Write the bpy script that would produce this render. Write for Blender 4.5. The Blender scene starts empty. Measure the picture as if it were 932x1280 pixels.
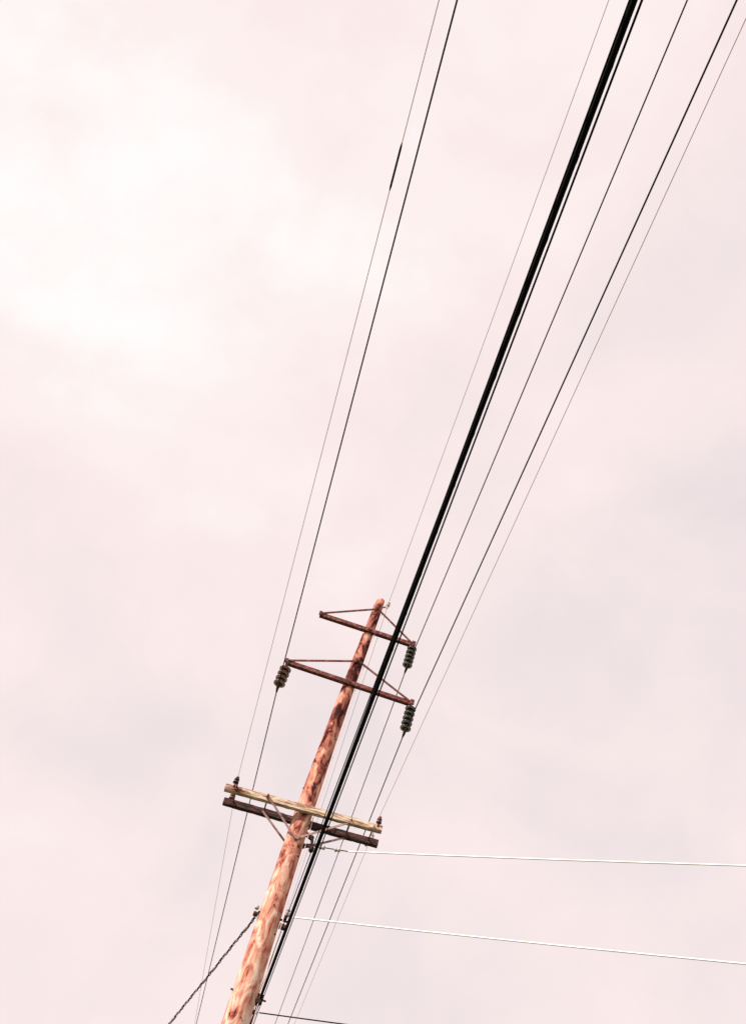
import bpy, math, random
from mathutils import Vector, Matrix
random.seed(7)
sc=bpy.context.scene
sc.view_settings.view_transform='Standard'
sc.view_settings.look='None'
sc.view_settings.exposure=0
D=11.5; H=12.9

# ------------------------------------------------------------ materials
def newmat(name):
    m=bpy.data.materials.new(name); m.use_nodes=True
    nt=m.node_tree; b=nt.nodes['Principled BSDF']
    return m,nt,b
def ramp(nt,stops):
    r=nt.nodes.new('ShaderNodeValToRGB'); e=r.color_ramp.elements
    e[0].position=stops[0][0]; e[0].color=(*stops[0][1],1)
    e[1].position=stops[-1][0]; e[1].color=(*stops[-1][1],1)
    for p,c in stops[1:-1]:
        x=e.new(p); x.color=(*c,1)
    return r
def noisemat(name,stops,scale=(8,8,8),nscale=1.0,detail=6,rough=.8,metal=0.,bump=.3,dist=.01,coat=0,spec=None):
    m,nt,b=newmat(name); L=nt.links
    tc=nt.nodes.new('ShaderNodeTexCoord'); mp=nt.nodes.new('ShaderNodeMapping')
    mp.inputs['Scale'].default_value=scale
    n=nt.nodes.new('ShaderNodeTexNoise'); n.inputs['Scale'].default_value=nscale
    n.inputs['Detail'].default_value=detail; n.inputs['Roughness'].default_value=.65
    r=ramp(nt,stops)
    L.new(tc.outputs['Object'],mp.inputs['Vector']); L.new(mp.outputs[0],n.inputs['Vector'])
    L.new(n.outputs['Fac'],r.inputs[0]); L.new(r.outputs[0],b.inputs['Base Color'])
    bp=nt.nodes.new('ShaderNodeBump'); bp.inputs['Strength'].default_value=bump; bp.inputs['Distance'].default_value=dist
    L.new(n.outputs['Fac'],bp.inputs['Height']); L.new(bp.outputs[0],b.inputs['Normal'])
    b.inputs['Roughness'].default_value=rough; b.inputs['Metallic'].default_value=metal
    if spec is not None: b.inputs['Specular IOR Level'].default_value=spec
    return m

def polemat():
    m,nt,b=newmat('weathered_pole_wood'); L=nt.links; N=nt.nodes
    tc=N.new('ShaderNodeTexCoord')
    def noise(sc3,detail,rough=.6,dist=0.):
        mp=N.new('ShaderNodeMapping'); mp.inputs['Scale'].default_value=sc3
        n=N.new('ShaderNodeTexNoise'); n.inputs['Scale'].default_value=1; n.inputs['Detail'].default_value=detail
        n.inputs['Roughness'].default_value=rough; n.inputs['Distortion'].default_value=dist
        L.new(tc.outputs['Object'],mp.inputs[0]); L.new(mp.outputs[0],n.inputs['Vector']); return n
    patch=noise((7,7,3.0),6,.62,.9)
    grain=noise((60,60,2.2),4,.7)
    # creosote has washed out of the lower part of the pole
    sx=N.new('ShaderNodeSeparateXYZ'); L.new(tc.outputs['Object'],sx.inputs[0])
    mr=N.new('ShaderNodeMapRange'); L.new(sx.outputs['Z'],mr.inputs[0])
    mr.inputs[1].default_value=5.; mr.inputs[2].default_value=10.5; mr.inputs[3].default_value=.11; mr.inputs[4].default_value=-.015
    a1=N.new('ShaderNodeMath'); a1.operation='ADD'; L.new(patch.outputs['Fac'],a1.inputs[0]); L.new(mr.outputs[0],a1.inputs[1])
    g=N.new('ShaderNodeMath'); g.operation='MULTIPLY_ADD'; L.new(grain.outputs['Fac'],g.inputs[0]); g.inputs[1].default_value=.28; g.inputs[2].default_value=-.14
    a2=N.new('ShaderNodeMath'); a2.operation='ADD'; L.new(a1.outputs[0],a2.inputs[0]); L.new(g.outputs[0],a2.inputs[1])
    r=ramp(nt,[(.37,(.035,.007,.007)),(.43,(.14,.028,.022)),(.475,(.36,.10,.07)),(.54,(.58,.22,.15)),(.62,(.70,.38,.27)),(.71,(.84,.62,.50))])
    L.new(a2.outputs[0],r.inputs[0]); L.new(r.outputs[0],b.inputs['Base Color'])
    bp=N.new('ShaderNodeBump'); bp.inputs['Strength'].default_value=.7; bp.inputs['Distance'].default_value=.015
    L.new(a2.outputs[0],bp.inputs['Height']); L.new(bp.outputs[0],b.inputs['Normal'])
    b.inputs['Roughness'].default_value=.9; b.inputs['Specular IOR Level'].default_value=.2
    return m
M_pole=polemat()
M_cream=noisemat('weathered_wood',[(.36,(.12,.035,.025)),(.45,(.40,.20,.13)),(.55,(.72,.55,.40)),(.66,(.84,.74,.58))],(2,22,22),1.6,6,.9)
M_dark=noisemat('dark_wood',[(.35,(.010,.005,.005)),(.52,(.04,.012,.010)),(.68,(.26,.07,.05))],(4,20,20),1.5,6,.85)  # far crossarm, darker than the near one; also clamps and fittings
M_steel=noisemat('rusted_steel',[(.35,(.05,.008,.007)),(.52,(.17,.030,.024)),(.70,(.48,.17,.12))],(14,14,14),1.2,5,.7)
M_brace=noisemat('rusty_galvanised_steel',[(.35,(.22,.10,.085)),(.65,(.50,.30,.26))],(20,20,20),1,4,.6,0.,.1,.003)
M_galv=noisemat('galvanised_steel',[(.35,(.30,.18,.16)),(.65,(.55,.42,.40))],(20,20,20),1,4,.5,.3,.1,.003)
M_black=noisemat('black_cable_jacket',[(.3,(.006,.006,.006)),(.7,(.010,.009,.009))],(20,20,20),1,3,.95,0,.05,.001,spec=.05)
M_alu=noisemat('dark_conductor',[(.3,(.010,.009,.009)),(.7,(.024,.018,.018))],(30,30,30),1,3,.8,0,.1,.002,spec=.1)
M_cop=noisemat('pale_bare_wire',[(.3,(.80,.50,.48)),(.7,(.92,.68,.66))],(5,5,5),1,3,.6,0,.1,.002,spec=.3)
M_white=noisemat('white_insulated_wire',[(.3,(.94,.93,.92)),(.7,(.98,.97,.96))],(10,10,10),1,3,.6,0,.05,.002)
M_glaze=noisemat('black_glazed_porcelain',[(.3,(.008,.006,.006)),(.7,(.02,.011,.010))],(12,12,12),1,3,.22,0,.05,.002)
M_brown=noisemat('brown_glazed_porcelain',[(.3,(.06,.012,.010)),(.7,(.20,.045,.035))],(12,12,12),1,3,.22,0,.05,.002)
M_grey=noisemat('grey_glazed_porcelain',[(.3,(.40,.33,.31)),(.7,(.62,.54,.52))],(12,12,12),1,3,.25,0,.05,.002)
M_glint=noisemat('painted_glaze_highlight',[(.3,(.62,.52,.50)),(.7,(.80,.72,.70))],(12,12,12),1,3,.7,0,.05,.002)  # pale tone painted in for the glaze highlights on insulator discs

# ------------------------------------------------------------ mesh helpers
class MB:
    def __init__(s): s.v=[]; s.f=[]
    def tube(s,pts,r,n=8,cap=True):
        pts=[Vector(p) for p in pts]; rr=r if isinstance(r,(list,tuple)) else [r]*len(pts)
        t0=(pts[1]-pts[0]).normalized()
        ref=Vector((0,0,1)) if abs(t0.z)<.9 else Vector((1,0,0))
        u=t0.cross(ref).normalized(); base=len(s.v)
        for i,p in enumerate(pts):
            if i==0:t=pts[1]-pts[0]
            elif i==len(pts)-1:t=pts[-1]-pts[-2]
            else:t=pts[i+1]-pts[i-1]
            t.normalize(); u=(u-t*u.dot(t)).normalized(); w=t.cross(u)
            for k in range(n):
                a=2*math.pi*k/n
                s.v.append(p+(u*math.cos(a)+w*math.sin(a))*rr[i])
        for i in range(len(pts)-1):
            for k in range(n):
                a=base+i*n+k; b=base+i*n+(k+1)%n
                s.f.append((a,b,b+n,a+n))
        if cap:
            s.f.append(tuple(base+k for k in reversed(range(n))))
            e=base+(len(pts)-1)*n; s.f.append(tuple(e+k for k in range(n)))
        return s
    def lathe(s,origin,prof,n=20,axis=(0,0,1)):
        ax=Vector(axis).normalized(); ref=Vector((1,0,0)) if abs(ax.x)<.9 else Vector((0,1,0))
        u=ax.cross(ref).normalized(); w=ax.cross(u); base=len(s.v); o=Vector(origin)
        for h,r in prof:
            for k in range(n):
                a=2*math.pi*k/n; s.v.append(o+ax*h+(u*math.cos(a)+w*math.sin(a))*r)
        for i in range(len(prof)-1):
            for k in range(n):
                a=base+i*n+k; b=base+i*n+(k+1)%n
                s.f.append((a,b,b+n,a+n))
        s.f.append(tuple(base+k for k in reversed(range(n))))
        e=base+(len(prof)-1)*n; s.f.append(tuple(e+k for k in range(n)))
        return s
    def ring(s,o,r0,r1,h,n=24):
        # small closed rectangular-section ring round the vertical axis
        base=len(s.v); o=Vector(o); prof=[(r0,0),(r1,0),(r1,-h),(r0,-h)]
        for r,z in prof:
            for k in range(n):
                a=2*math.pi*k/n; s.v.append(o+Vector((r*math.cos(a),r*math.sin(a),z)))
        for i in range(4):
            for k in range(n):
                s.f.append((base+i*n+k,base+i*n+(k+1)%n,base+((i+1)%4)*n+(k+1)%n,base+((i+1)%4)*n+k))
        return s
    def beam(s,a,b,w,h,up=(0,0,1),ch=.006):
        a=Vector(a);b=Vector(b);t=(b-a).normalized();up=Vector(up)
        sd=t.cross(up).normalized(); up=sd.cross(t).normalized(); base=len(s.v)
        x=w/2;y=h/2;c=min(ch,w*.3,h*.3)
        ring=[(-x+c,-y),(x-c,-y),(x,-y+c),(x,y-c),(x-c,y),(-x+c,y),(-x,y-c),(-x,-y+c)]
        for p in (a,b):
            for q in ring: s.v.append(p+sd*q[0]+up*q[1])
        for k in range(8): s.f.append((base+k,base+(k+1)%8,base+8+(k+1)%8,base+8+k))
        s.f.append(tuple(base+k for k in reversed(range(8)))); s.f.append(tuple(base+8+k for k in range(8)))
        return s
    def timber(s,a,b,w,h,seed=0,seg=40):
        # sawn timber with slightly worn, uneven edges
        rnd=random.Random(seed); a=Vector(a);b=Vector(b);t=(b-a).normalized()
        sd=t.cross(Vector((0,0,1))).normalized(); up=sd.cross(t).normalized(); base=len(s.v)
        for i in range(seg+1):
            p=a.lerp(b,i/seg); x=w/2;y=h/2
            q=[(-x,-y),(0,-y),(x,-y),(x,0),(x,y),(0,y),(-x,y),(-x,0)]
            for k,(cx,cy) in enumerate(q):
                f_=.93 if k%2==0 else 1.
                s.v.append(p+sd*(cx*f_+rnd.uniform(-.003,.003))+up*(cy*f_+rnd.uniform(-.003,.003)))
        for i in range(seg):
            for k in range(8):
                c=base+i*8+k;d=base+i*8+(k+1)%8; s.f.append((c,d,d+8,c+8))
        s.f.append(tuple(base+k for k in reversed(range(8)))); e=base+seg*8; s.f.append(tuple(e+k for k in range(8)))
        return s
    def obj(s,name,mat,parent=None,smooth=True,shift=None):
        me=bpy.data.meshes.new(name); vs=s.v if shift is None else [v+Vector(shift) for v in s.v]
        me.from_pydata([tuple(v) for v in vs],[],s.f); me.update()
        import bmesh
        bm=bmesh.new(); bm.from_mesh(me); bmesh.ops.recalc_face_normals(bm,faces=bm.faces); bm.to_mesh(me); bm.free()
        me.materials.append(mat)
        if smooth: me.shade_smooth()
        o=bpy.data.objects.new(name,me); sc.collection.objects.link(o)
        if parent: o.parent=parent
        return o
def empty(name,loc=(0,0,0)):
    o=bpy.data.objects.new(name,None); sc.collection.objects.link(o); o.location=loc; return o

def prad(z): return .081+(H-z)*.0108
def px_(z):  # slight natural bow of the trunk
    return -.065*math.sin(math.pi*min(max((z-4.6)/(H-4.6),0),1))

# ------------------------------------------------------------ utility pole
def disc_string(mb_disc,mb_cap,mb_glint,top,n,pitch,R):
    x,y,z=top
    for i in range(n):
        zz=z-i*pitch
        mb_cap.lathe((x,y,zz),[(0,.016),(-.004,.028),(-.030,.032),(-.038,.028)],12)
        mb_disc.lathe((x,y,zz-.034),[(0,.030),(-.005,.045),(-.012,R*.85),(-.020,R),(-.032,R*.99),(-.036,R*.9),(-.026,R*.7),(-.034,R*.55),(-.028,R*.4),(-.036,.016)],22)
        mb_cap.lathe((x,y,zz-.066),[(0,.011),(-(pitch-.066),.011)],8)
        mb_glint.ring((x,y,zz-.063),R*.66,R*.90,.009)  # light ring under each disc, a painted glaze highlight
def build_pole(ox,oy,detail=True):
    E=empty('utility_pole',(ox,oy,0))
    m=MB(); zs=[-.3+(H+.3)*i/90 for i in range(91)]; n=40; top=90
    for i,z in enumerate(zs):
        r=prad(z)
        for k in range(n):
            a=2*math.pi*k/n
            rr=r*(1+.020*math.sin(3*a+z*.6)+.014*math.sin(7*a+2*z)+.014*random.uniform(-1,1))
            for ca in (3.9+.1*math.sin(z),5.6+.12*math.sin(z*.7)):
                d=abs((a-ca+math.pi)%(2*math.pi)-math.pi)
                if d<.09: rr*=.93
            if i==top: rr*=.90
            zz=z+(.03*math.cos(a+.6) if i==top else 0)
            m.v.append(Vector((px_(z)+rr*math.cos(a),rr*math.sin(a),zz)))
    for i in range(top):
        for k in range(n):
            a=i*n+k;b=i*n+(k+1)%n; m.f.append((a,b,b+n,a+n))
    m.f.append(tuple(top*n+k for k in range(n)))
    m.obj('shaft',M_pole,E)
    for nm,z,zap,xl,xr in (('upper_arm',12.04,12.60,-.92,.78),('middle_arm',10.80,11.30,-1.14,1.01)):
        a=MB(); fyy=-(prad(z)+.035)
        a.beam((xl,fyy,z-.01),(xr,fyy,z+.02),.010,.075,ch=.002)
        a.beam((xl,fyy+.034,z-.045),(xr,fyy+.034,z-.015),.062,.010,ch=.002)
        a.obj('%s_angle_bar'%nm,M_steel,E,False)
        b=MB(); yb=-(prad(zap)+.016)
        cx=px_(zap)
        b.beam((xl+.04,fyy-.012,z+.01),(cx,yb,zap),.014,.036,ch=.002)
        b.beam((xr-.04,fyy-.012,z+.03),(cx,yb-.016,zap),.014,.036,ch=.002)
        b.lathe((cx,yb+.02,zap),[(0,.012),(.07,.012),(.071,.026),(.088,.026)],8,(0,-1,0))
        b.lathe((px_(z),fyy+.02,z),[(0,.012),(.045,.012),(.046,.03),(.066,.03)],8,(0,-1,0))
        b.obj('%s_braces'%nm,M_steel,E,False)
        p=MB(); p.beam((xr-.03,fyy-.02,z+.02),(xr+.035,fyy-.02,z+.022),.03,.10); p.beam((xl-.02,fyy-.02,z-.012),(xl+.03,fyy-.02,z-.01),.03,.09)
        p.obj('%s_end_plates'%nm,M_steel,E,False)
    def susp(name,x,y,ztop,n,pitch,R,mat,link=.03):
        d=MB();c=MB();glint=MB()
        c.tube([(x,y,ztop+link),(x,y,ztop-.03)],.012,8)
        disc_string(d,c,glint,(x,y,ztop-.02),n,pitch,R)
        zb=ztop-.02-n*pitch
        c.lathe((x,y,zb),[(0,.013),(-.02,.024),(-.05,.024),(-.065,.014)],10)
        c.tube([(x,y-.13,zb-.055),(x,y-.06,zb-.062),(x,y,zb-.062),(x,y+.06,zb-.062),(x,y+.13,zb-.055)],[.010,.018,.021,.018,.010],8)
        e=empty(name); e.parent=E
        d.obj(name+'_discs',mat,e); c.obj(name+'_fittings',M_dark,e); glint.obj(name+'_painted_glints',M_glint,e,False)
    susp('insulator_string_a',1.015,-.16,10.75,5,.098,.088,M_glaze)
    susp('insulator_string_b',.775,-.16,11.99,5,.094,.084,M_glaze)
    susp('insulator_string_c',-1.10,-.16,10.68,4,.100,.096,M_brown,.10)
    zc=8.36
    rn=prad(zc)
    tilt=.06
    c=MB(); c.timber((-1.24,-rn-.055+.06,zc-tilt),(1.05,-rn-.055-.05,zc+tilt),.085,.098,1); c.obj('near_crossarm',M_cream,E,False)
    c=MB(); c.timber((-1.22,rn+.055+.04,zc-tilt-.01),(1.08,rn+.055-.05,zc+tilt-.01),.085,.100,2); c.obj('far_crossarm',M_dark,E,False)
    c=MB()
    for x in (-1.08,-.62,.60,.93):
        zz=zc+tilt*x/1.15
        c.tube([(x,-rn-.16,zz),(x,rn+.16,zz)],.011,8)
        c.lathe((x,-rn-.09-.02*x,zz),[(0,.026),(.022,.026)],6,(0,-1,0))
        c.lathe((x,rn+.10,zz),[(0,.026),(.022,.026)],6,(0,1,0))
    c.obj('crossarm_bolts',M_steel,E,False)
    c=MB()
    for yy,zz0,x1 in ((-rn-.112,7.93,.60),(rn+.02,7.90,.64)):
        for sx in (-1,1):
            c.beam((px_(8)+sx*.02,(-prad(7.9)-.01) if yy<0 else prad(7.9)+.01,zz0),(sx*x1,yy,zc-.02+tilt*sx*.5),.008,.032,ch=.002)
    c.beam((px_(8)-.02,-prad(7.9)-.02,7.93),(px_(8)+.04,-prad(7.9)-.02,7.93),.03,.06)
    c.obj('crossarm_braces',M_brace,E,False)
    def pin(name,x,y,z,mat,s=1.):
        d=MB(); d.lathe((x,y,z),[(-.04,.014),(.03,.014)],8)
        f=MB(); f.lathe((x,y,z+.02),[(0,.030*s),(.004,.050*s),(.03,.046*s),(.034,.030*s),(.05,.030*s),(.053,.045*s),(.075,.040*s),(.085,.022*s),(.097,.030*s),(.108,.024*s),(.112,.008)],16)
        e=empty(name); e.parent=E
        f.obj(name+'_bell',mat,e); d.obj(name+'_pin',M_steel,e)
    pin('pin_insulator_a',-1.12,-.20,zc-.01,M_glaze,.85)
    pin('pin_insulator_b',.98,-.27,zc+.10,M_brown,.8)
    pin('pin_insulator_c',.97,rn+.05,zc+.09,M_grey,.8)
    pin('pin_insulator_d',-1.13,rn+.09,zc-.02,M_brown,.8)
    c=MB(); c.beam((px_(12.75)+.05,-.03,12.74),(.155,-.05,12.78),.03,.035)
    c.tube([(.155,-.05,12.74),(.155,-.05,12.90)],.012,8); c.obj('top_bracket',M_galv,E,False)
    f=MB(); f.lathe((.155,-.05,12.80),[(0,.018),(.01,.034),(.035,.034),(.04,.022),(.055,.022),(.06,.032),(.085,.030),(.095,.01)],14); f.obj('top_insulator',M_grey,E)
    pts=[(.155,-.07,12.79)]
    for i in range(40):
        z=12.6-i*.30
        if z<.1: break
        pts.append((px_(z)+prad(z)*.97+.025+.008*math.sin(i*1.7),-.09+.01*math.sin(i*2.3),z))
    f=MB(); f.tube(pts,.006,6); f.obj('ground_wire',M_cop,E)
    c=MB(); r=prad(6.80)
    c.lathe((px_(6.8)-r-.02,-.05,6.84),[(0,.014),(2*r+.11,.014)],8,(1,0,0))
    c.beam((px_(6.8)+r+.005,-.05,6.76),(px_(6.8)+r+.10,-.05,6.76),.07,.055)
    c.beam((px_(6.8)+r+.02,-.05,6.88),(px_(6.8)+r+.07,-.05,6.88),.05,.05)
    c.lathe((px_(6.8)-r-.07,-.05,6.80),[(0,.030),(.03,.034),(.06,.02)],10,(1,0,0))
    r=prad(5.86)
    c.beam((px_(5.86)+r-.01,-.04,5.86),(px_(5.86)+r+.07,-.04,5.86),.05,.11)
    c.lathe((px_(5.86)+r+.02,-.10,5.83),[(0,.035),(.13,.035)],10,(0,1,0))
    c.lathe((px_(5.86)+r+.02,-.08,5.70),[(0,.022),(.03,.03),(.06,.022)],10,(0,1,0))
    c.lathe((px_(5.86)-r-.03,-.04,5.86),[(0,.012),(2*r+.14,.012)],8,(1,0,0))
    c.obj('cable_clamps',M_dark,E,False)
    c=MB(); r=prad(6.8)
    c.lathe((px_(6.8)+r+.06,-.05,6.90),[(0,.018),(.015,.032),(.05,.032),(.055,.022),(.075,.022),(.08,.030),(.10,.018)],12)
    c.lathe((px_(6.8)-r-.05,-.05,6.86),[(0,.016),(.012,.03),(.045,.03),(.055,.014)],12)
    c.obj('spool_insulators',M_grey,E)
    r=prad(7.95)
    c=MB(); c.beam((px_(7.95)+r-.01,-.02,8.10),(px_(7.95)+r+.10,-.02,8.06),.05,.06)
    c.beam((px_(7.95)+r-.01,-.02,7.92),(px_(7.95)+r+.13,-.03,7.96),.04,.05)
    c.tube([(px_(7.95)+r+.08,-.02,8.1),(px_(7.95)+r+.12,-.03,7.92)],.02,8)
    c.lathe((px_(7.95)+r+.12,-.03,7.86),[(0,.02),(.02,.036),(.07,.036),(.09,.02)],10)
    c.obj('dead_end_bracket',M_dark,E,False)
    c=MB()
    for i in range(26):
        z=random.uniform(1.2,12.); a=random.uniform(3.3,6.1); rr=prad(z)
        c.lathe((px_(z)+rr*.97*math.cos(a),rr*.97*math.sin(a),z),[(0,.007),(.014,.007),(.015,.013),(.02,.010)],8,(math.cos(a),math.sin(a),0))
    c.obj('nails',M_steel,E)
    return E
main=build_pole(0,D)
build_pole(.45,D+46)
build_pole(.37,D-46)

# ------------------------------------------------------------ wires
def wpoint(X0,Y0,Z0,kn,kf,sag,Y):
    t=abs(Y-Y0)/46.; t=min(t,1)
    return (X0+(kn if Y<Y0 else kf)*(Y-Y0),Y,Z0-4*sag*t*(1-t))
def ysamples():
    ys=[]; y=D-46
    while y<D+46:
        ys.append(y); y+=.5 if -6<y<30 else 1.5
    ys.append(D+46); 
    return ys
def wire(name,X0,Z0,kn,kf,sag,r,mat,Y0=D-.16,parent=None,jit=0.):
    ys=sorted(set(ys_ for ys_ in ysamples()+[Y0]))
    pts=[wpoint(X0,Y0,Z0,kn,kf,sag,y) for y in ys]
    m=MB(); m.tube(pts,r,8); return m.obj(name,mat,parent)
wire('power_line',-1.10,10.20,-.0095,.006,.25,.0085,M_alu)
wire('power_line',1.015,10.18,-.0125,.012,.25,.0085,M_alu)
wire('power_line',.775,11.44,-.0125,.014,.25,.0075,M_alu)
w=wire('thin_power_line',-1.12,8.47,-.020,.03,.25,.0033,M_cop,D-.2)
s=MB(); ys=[2.16+.034*i for i in range(12)]
s.tube([wpoint(-1.12,D-.2,8.47,-.020,.03,.25,y) for y in ys],[.004]+[.0085]*10+[.004],8)
s.obj('splice_sleeve',M_alu,w)
wire('thin_power_line',.98,8.67,-.0060,.012,.25,.0034,M_cop,D-.27)
wire('thin_power_line',.155,12.89,-.0105,.012,.25,.0042,M_cop,D-.05)
B=empty('telephone_cable_bundle')
wire('messenger_and_main_cable',.163,5.86,-.0021,0,.35,.0130,M_black,D-.04,B)
wire('second_cable',.1905,5.862,-.0021,0,.35,.0050,M_black,D-.04,B)
wire('third_cable',.148,5.878,-.0021,0,.34,.0050,M_black,D-.04,B)
wire('upper_cable',.150,6.74,-.0065,0,.36,.0050,M_black,D-.05,B)
m=MB(); pts=[]; y=-8.
while y<D-.2:
    c=Vector(wpoint(.163,D-.04,5.86,-.0021,0,.35,y)); a=y*2*math.pi/.38
    pts.append(c+Vector((math.cos(a),0,math.sin(a)))*.0136); y+=.03
m.tube(pts,.0012,5); m.obj('lashing_wire',M_black,B)

def drop(name,a,b,sag,r,mat,n=60,parent=None):
    a=Vector(a);b=Vector(b); pts=[]
    for i in range(n+1):
        t=(i/n)**1.3; p=a.lerp(b,t); p.z-=4*sag*t*(1-t); pts.append(p)
    m=MB(); m.tube(pts,r,8); return m.obj(name,mat,parent),pts
def strain(parent,a,b,n=2):
    a=Vector(a);b=Vector(b);ax=(b-a).normalized();L=(b-a).length
    c=MB(); c.tube([a,b],.007,6); c.obj('strain_link',M_dark,parent)
    c=MB()
    for i in range(n):
        o=a+ax*L*(i+.6)/(n+.3)
        c.lathe(o-ax*.045,[(0,.014),(.012,.032),(.035,.032),(.042,.022),(.052,.022),(.06,.032),(.082,.030),(.09,.012)],12,ax)
    c.obj('strain_insulators',M_grey,parent)
S=empty('service_drop_wire')
drop('wire',(.68,D-.22,7.95),(16.6,D-10.3,8.18),.14,.0098,M_white,parent=S); strain(S,(.20,D-.03,7.96),(.68,D-.22,7.95))
S=empty('service_drop_wire')
drop('wire',(.24,D-.1,6.90),(16.6,D-10.3,6.55),.12,.0098,M_white,parent=S)
drop('dark_service_wire',(.20,D-.06,5.71),(16.6,D-10.3,6.15),.22,.0075,M_black)
T=empty('twisted_service_cable')
a=Vector((-.20,D-.05,6.83)); b=Vector((-7.2,D+33,5.7)); 
def tp(t):
    p=a.lerp(b,t); p.z-=4*.55*t*(1-t); return p
for j in range(3):
    pts=[]; 
    N=900
    for i in range(N+1):
        t=(i/N); s_=t*(b-a).length; an=2*math.pi*(s_/.42+j/3); q=tp(t)
        pts.append(q+Vector((math.cos(an),0,math.sin(an)))*.012)
    m=MB(); m.tube(pts,.0075 if j<2 else .005,5); m.obj('strand_%d'%(j+1),M_black if j<2 else M_cop,T)
m=MB()
for t in (.012,.05,.062,.105):
    m.tube([tp(t),tp(t+.004)],.022,8)
m.obj('cable_clips',M_grey,T)

def small_pole(x,y,h):
    E=empty('service_pole',(x,y,0)); m=MB()
    zs=[i*h/20-.2 for i in range(21)]+[h]
    m.tube([(0,0,z) for z in zs],[.15-.05*max(z,0)/h for z in zs],20); m.obj('shaft',M_pole,E)
    m=MB(); m.beam((-.25,-.14,h-.5),(.25,-.14,h-.5),.06,.08); m.obj('bracket',M_steel,E,False)
small_pole(16.7,D-10.36,8.6); small_pole(-7.25,D+33.2,6.2)

# ------------------------------------------------------------ ground
M_grass=noisemat('grass_verge',[(.3,(.035,.05,.018)),(.5,(.06,.085,.03)),(.7,(.11,.11,.05))],(1.3,1.3,1.3),1,10,.95,0,.6,.05)
M_asph=noisemat('asphalt',[(.3,(.035,.035,.036)),(.7,(.065,.063,.062))],(9,9,9),1,10,.9,0,.4,.01)
M_kerb=noisemat('concrete_kerb',[(.3,(.28,.27,.25)),(.7,(.40,.39,.36))],(6,6,6),1,8,.9)
M_paint=noisemat('road_paint',[(.3,(.62,.62,.60)),(.7,(.8,.8,.78))],(6,6,6),1,8,.8)
m=MB(); m.v=[Vector(v) for v in ((-900,-900,0),(900,-900,0),(900,900,0),(-900,900,0))]; m.f=[(0,1,2,3)]; m.obj('ground',M_grass,None,False)
m=MB(); m.v=[Vector(v) for v in ((-10.5,-400,.004),(-3.5,-400,.004),(-3.5,400,.004),(-10.5,400,.004))]; m.f=[(0,1,2,3)]; m.obj('road',M_asph,None,False)
K=MB()
for x in (-10.58,-3.42): K.beam((x,-400,.06),(x,400,.06),.15,.13,ch=.015)
K.obj('kerb',M_kerb,None,False)
P=MB()
for i in range(-20,30):
    y=i*6.; b0=len(P.v); P.v+= [Vector(v) for v in ((-7.06,y,.008),(-6.94,y,.008),(-6.94,y+3,.008),(-7.06,y+3,.008))]; P.f.append((b0,b0+1,b0+2,b0+3))
P.obj('road_marking',M_paint,None,False)

# ------------------------------------------------------------ light
sd=Vector((-.74,-.44,.52)).normalized()
sun=bpy.data.lights.new('sun','SUN'); sun.energy=4.6; sun.angle=math.radians(1.5); sun.color=(1,.94,.86)
so=bpy.data.objects.new('sun',sun); sc.collection.objects.link(so); so.rotation_euler=sd.to_track_quat('Z','Y').to_euler()
W=bpy.data.worlds.new('World'); sc.world=W; W.use_nodes=True
nt=W.node_tree; L=nt.links; N=nt.nodes; bg=N['Background']
sky=N.new('ShaderNodeTexSky'); sky.sky_type='NISHITA'; sky.sun_disc=False
sky.sun_elevation=math.asin(sd.z); sky.sun_rotation=math.atan2(sd.x,sd.y)
tc=N.new('ShaderNodeTexCoord')
def wnoise(scale,detail,rough,off,stretch=(1,1,1),dist=0):
    mp=N.new('ShaderNodeMapping'); mp.inputs['Location'].default_value=off; mp.inputs['Scale'].default_value=stretch
    n=N.new('ShaderNodeTexNoise'); n.inputs['Scale'].default_value=scale; n.inputs['Detail'].default_value=detail; n.inputs['Roughness'].default_value=rough
    n.inputs['Distortion'].default_value=dist
    L.new(tc.outputs['Generated'],mp.inputs[0]); L.new(mp.outputs[0],n.inputs['Vector']); return n.outputs['Fac']
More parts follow.
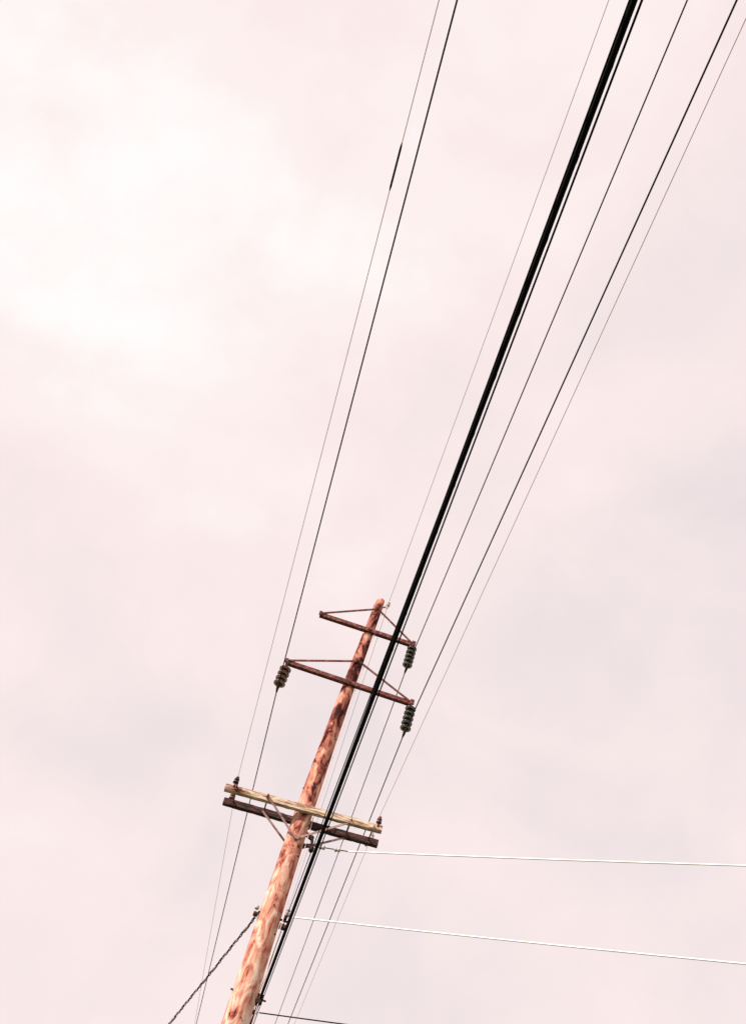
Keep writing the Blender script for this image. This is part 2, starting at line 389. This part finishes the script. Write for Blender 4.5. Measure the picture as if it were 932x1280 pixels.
def math_(op,a,b=None,c=None):
    n=N.new('ShaderNodeMath'); n.operation=op
    for i,v in enumerate((a,b,c)):
        if v is None: continue
        if hasattr(v,'is_linked'): L.new(v,n.inputs[i])
        else: n.inputs[i].default_value=v
    return n.outputs[0]
n1=wnoise(2.6,3,.5,(3.1,1.7,.4),(1,1,1.2),.5)
n2=wnoise(6.0,7,.58,(1.3,5.7,2.4),(1,1,1),.3)
dt=N.new('ShaderNodeVectorMath'); dt.operation='DOT_PRODUCT'; L.new(tc.outputs['Generated'],dt.inputs[0])
dt.inputs[1].default_value=Vector((-.88,-.25,.34)).normalized()
v=math_('MULTIPLY_ADD',dt.outputs['Value'],.52,0.45)
v=math_('ADD',v,math_('MULTIPLY_ADD',n1,1.35,-.675))
v=math_('ADD',v,math_('MULTIPLY_ADD',n2,.85,-.425))
r=ramp(nt,[(0,(.81,.725,.74)),(.25,(.885,.775,.785)),(.50,(.955,.82,.815)),(.75,(.985,.88,.87)),(1,(1.0,.985,.975))])
L.new(v,r.inputs[0])
sc10=N.new('ShaderNodeVectorMath'); sc10.operation='SCALE'; L.new(r.outputs[0],sc10.inputs[0]); sc10.inputs['Scale'].default_value=10.1
mx=N.new('ShaderNodeMix'); mx.data_type='RGBA'; mx.inputs[0].default_value=.99
L.new(sky.outputs[0],mx.inputs[6]); L.new(sc10.outputs[0],mx.inputs[7]); L.new(mx.outputs[2],bg.inputs['Color'])
bg.inputs['Strength'].default_value=.1

# ------------------------------------------------------------ camera
p=math.radians(49.8);roll=math.radians(21.36);psi=math.atan(.0625)
F=Vector((0,math.cos(p),math.sin(p))); U0=Vector((0,-math.sin(p),math.cos(p))); R0=Vector((1,0,0))
R=R0*math.cos(roll)+U0*math.sin(roll); U=-R0*math.sin(roll)+U0*math.cos(roll)
M=Matrix((R,U,-F)).transposed()
M=Matrix.Rotation(psi,3,'Z')@M
cam=bpy.data.cameras.new('camera'); co=bpy.data.objects.new('camera',cam); sc.collection.objects.link(co)
co.matrix_world=Matrix.Translation((0,0,1.6))@M.to_4x4()
cam.sensor_fit='VERTICAL'; cam.sensor_height=36; cam.lens=36*1100/1280; cam.clip_start=.05; cam.clip_end=3000
sc.camera=co
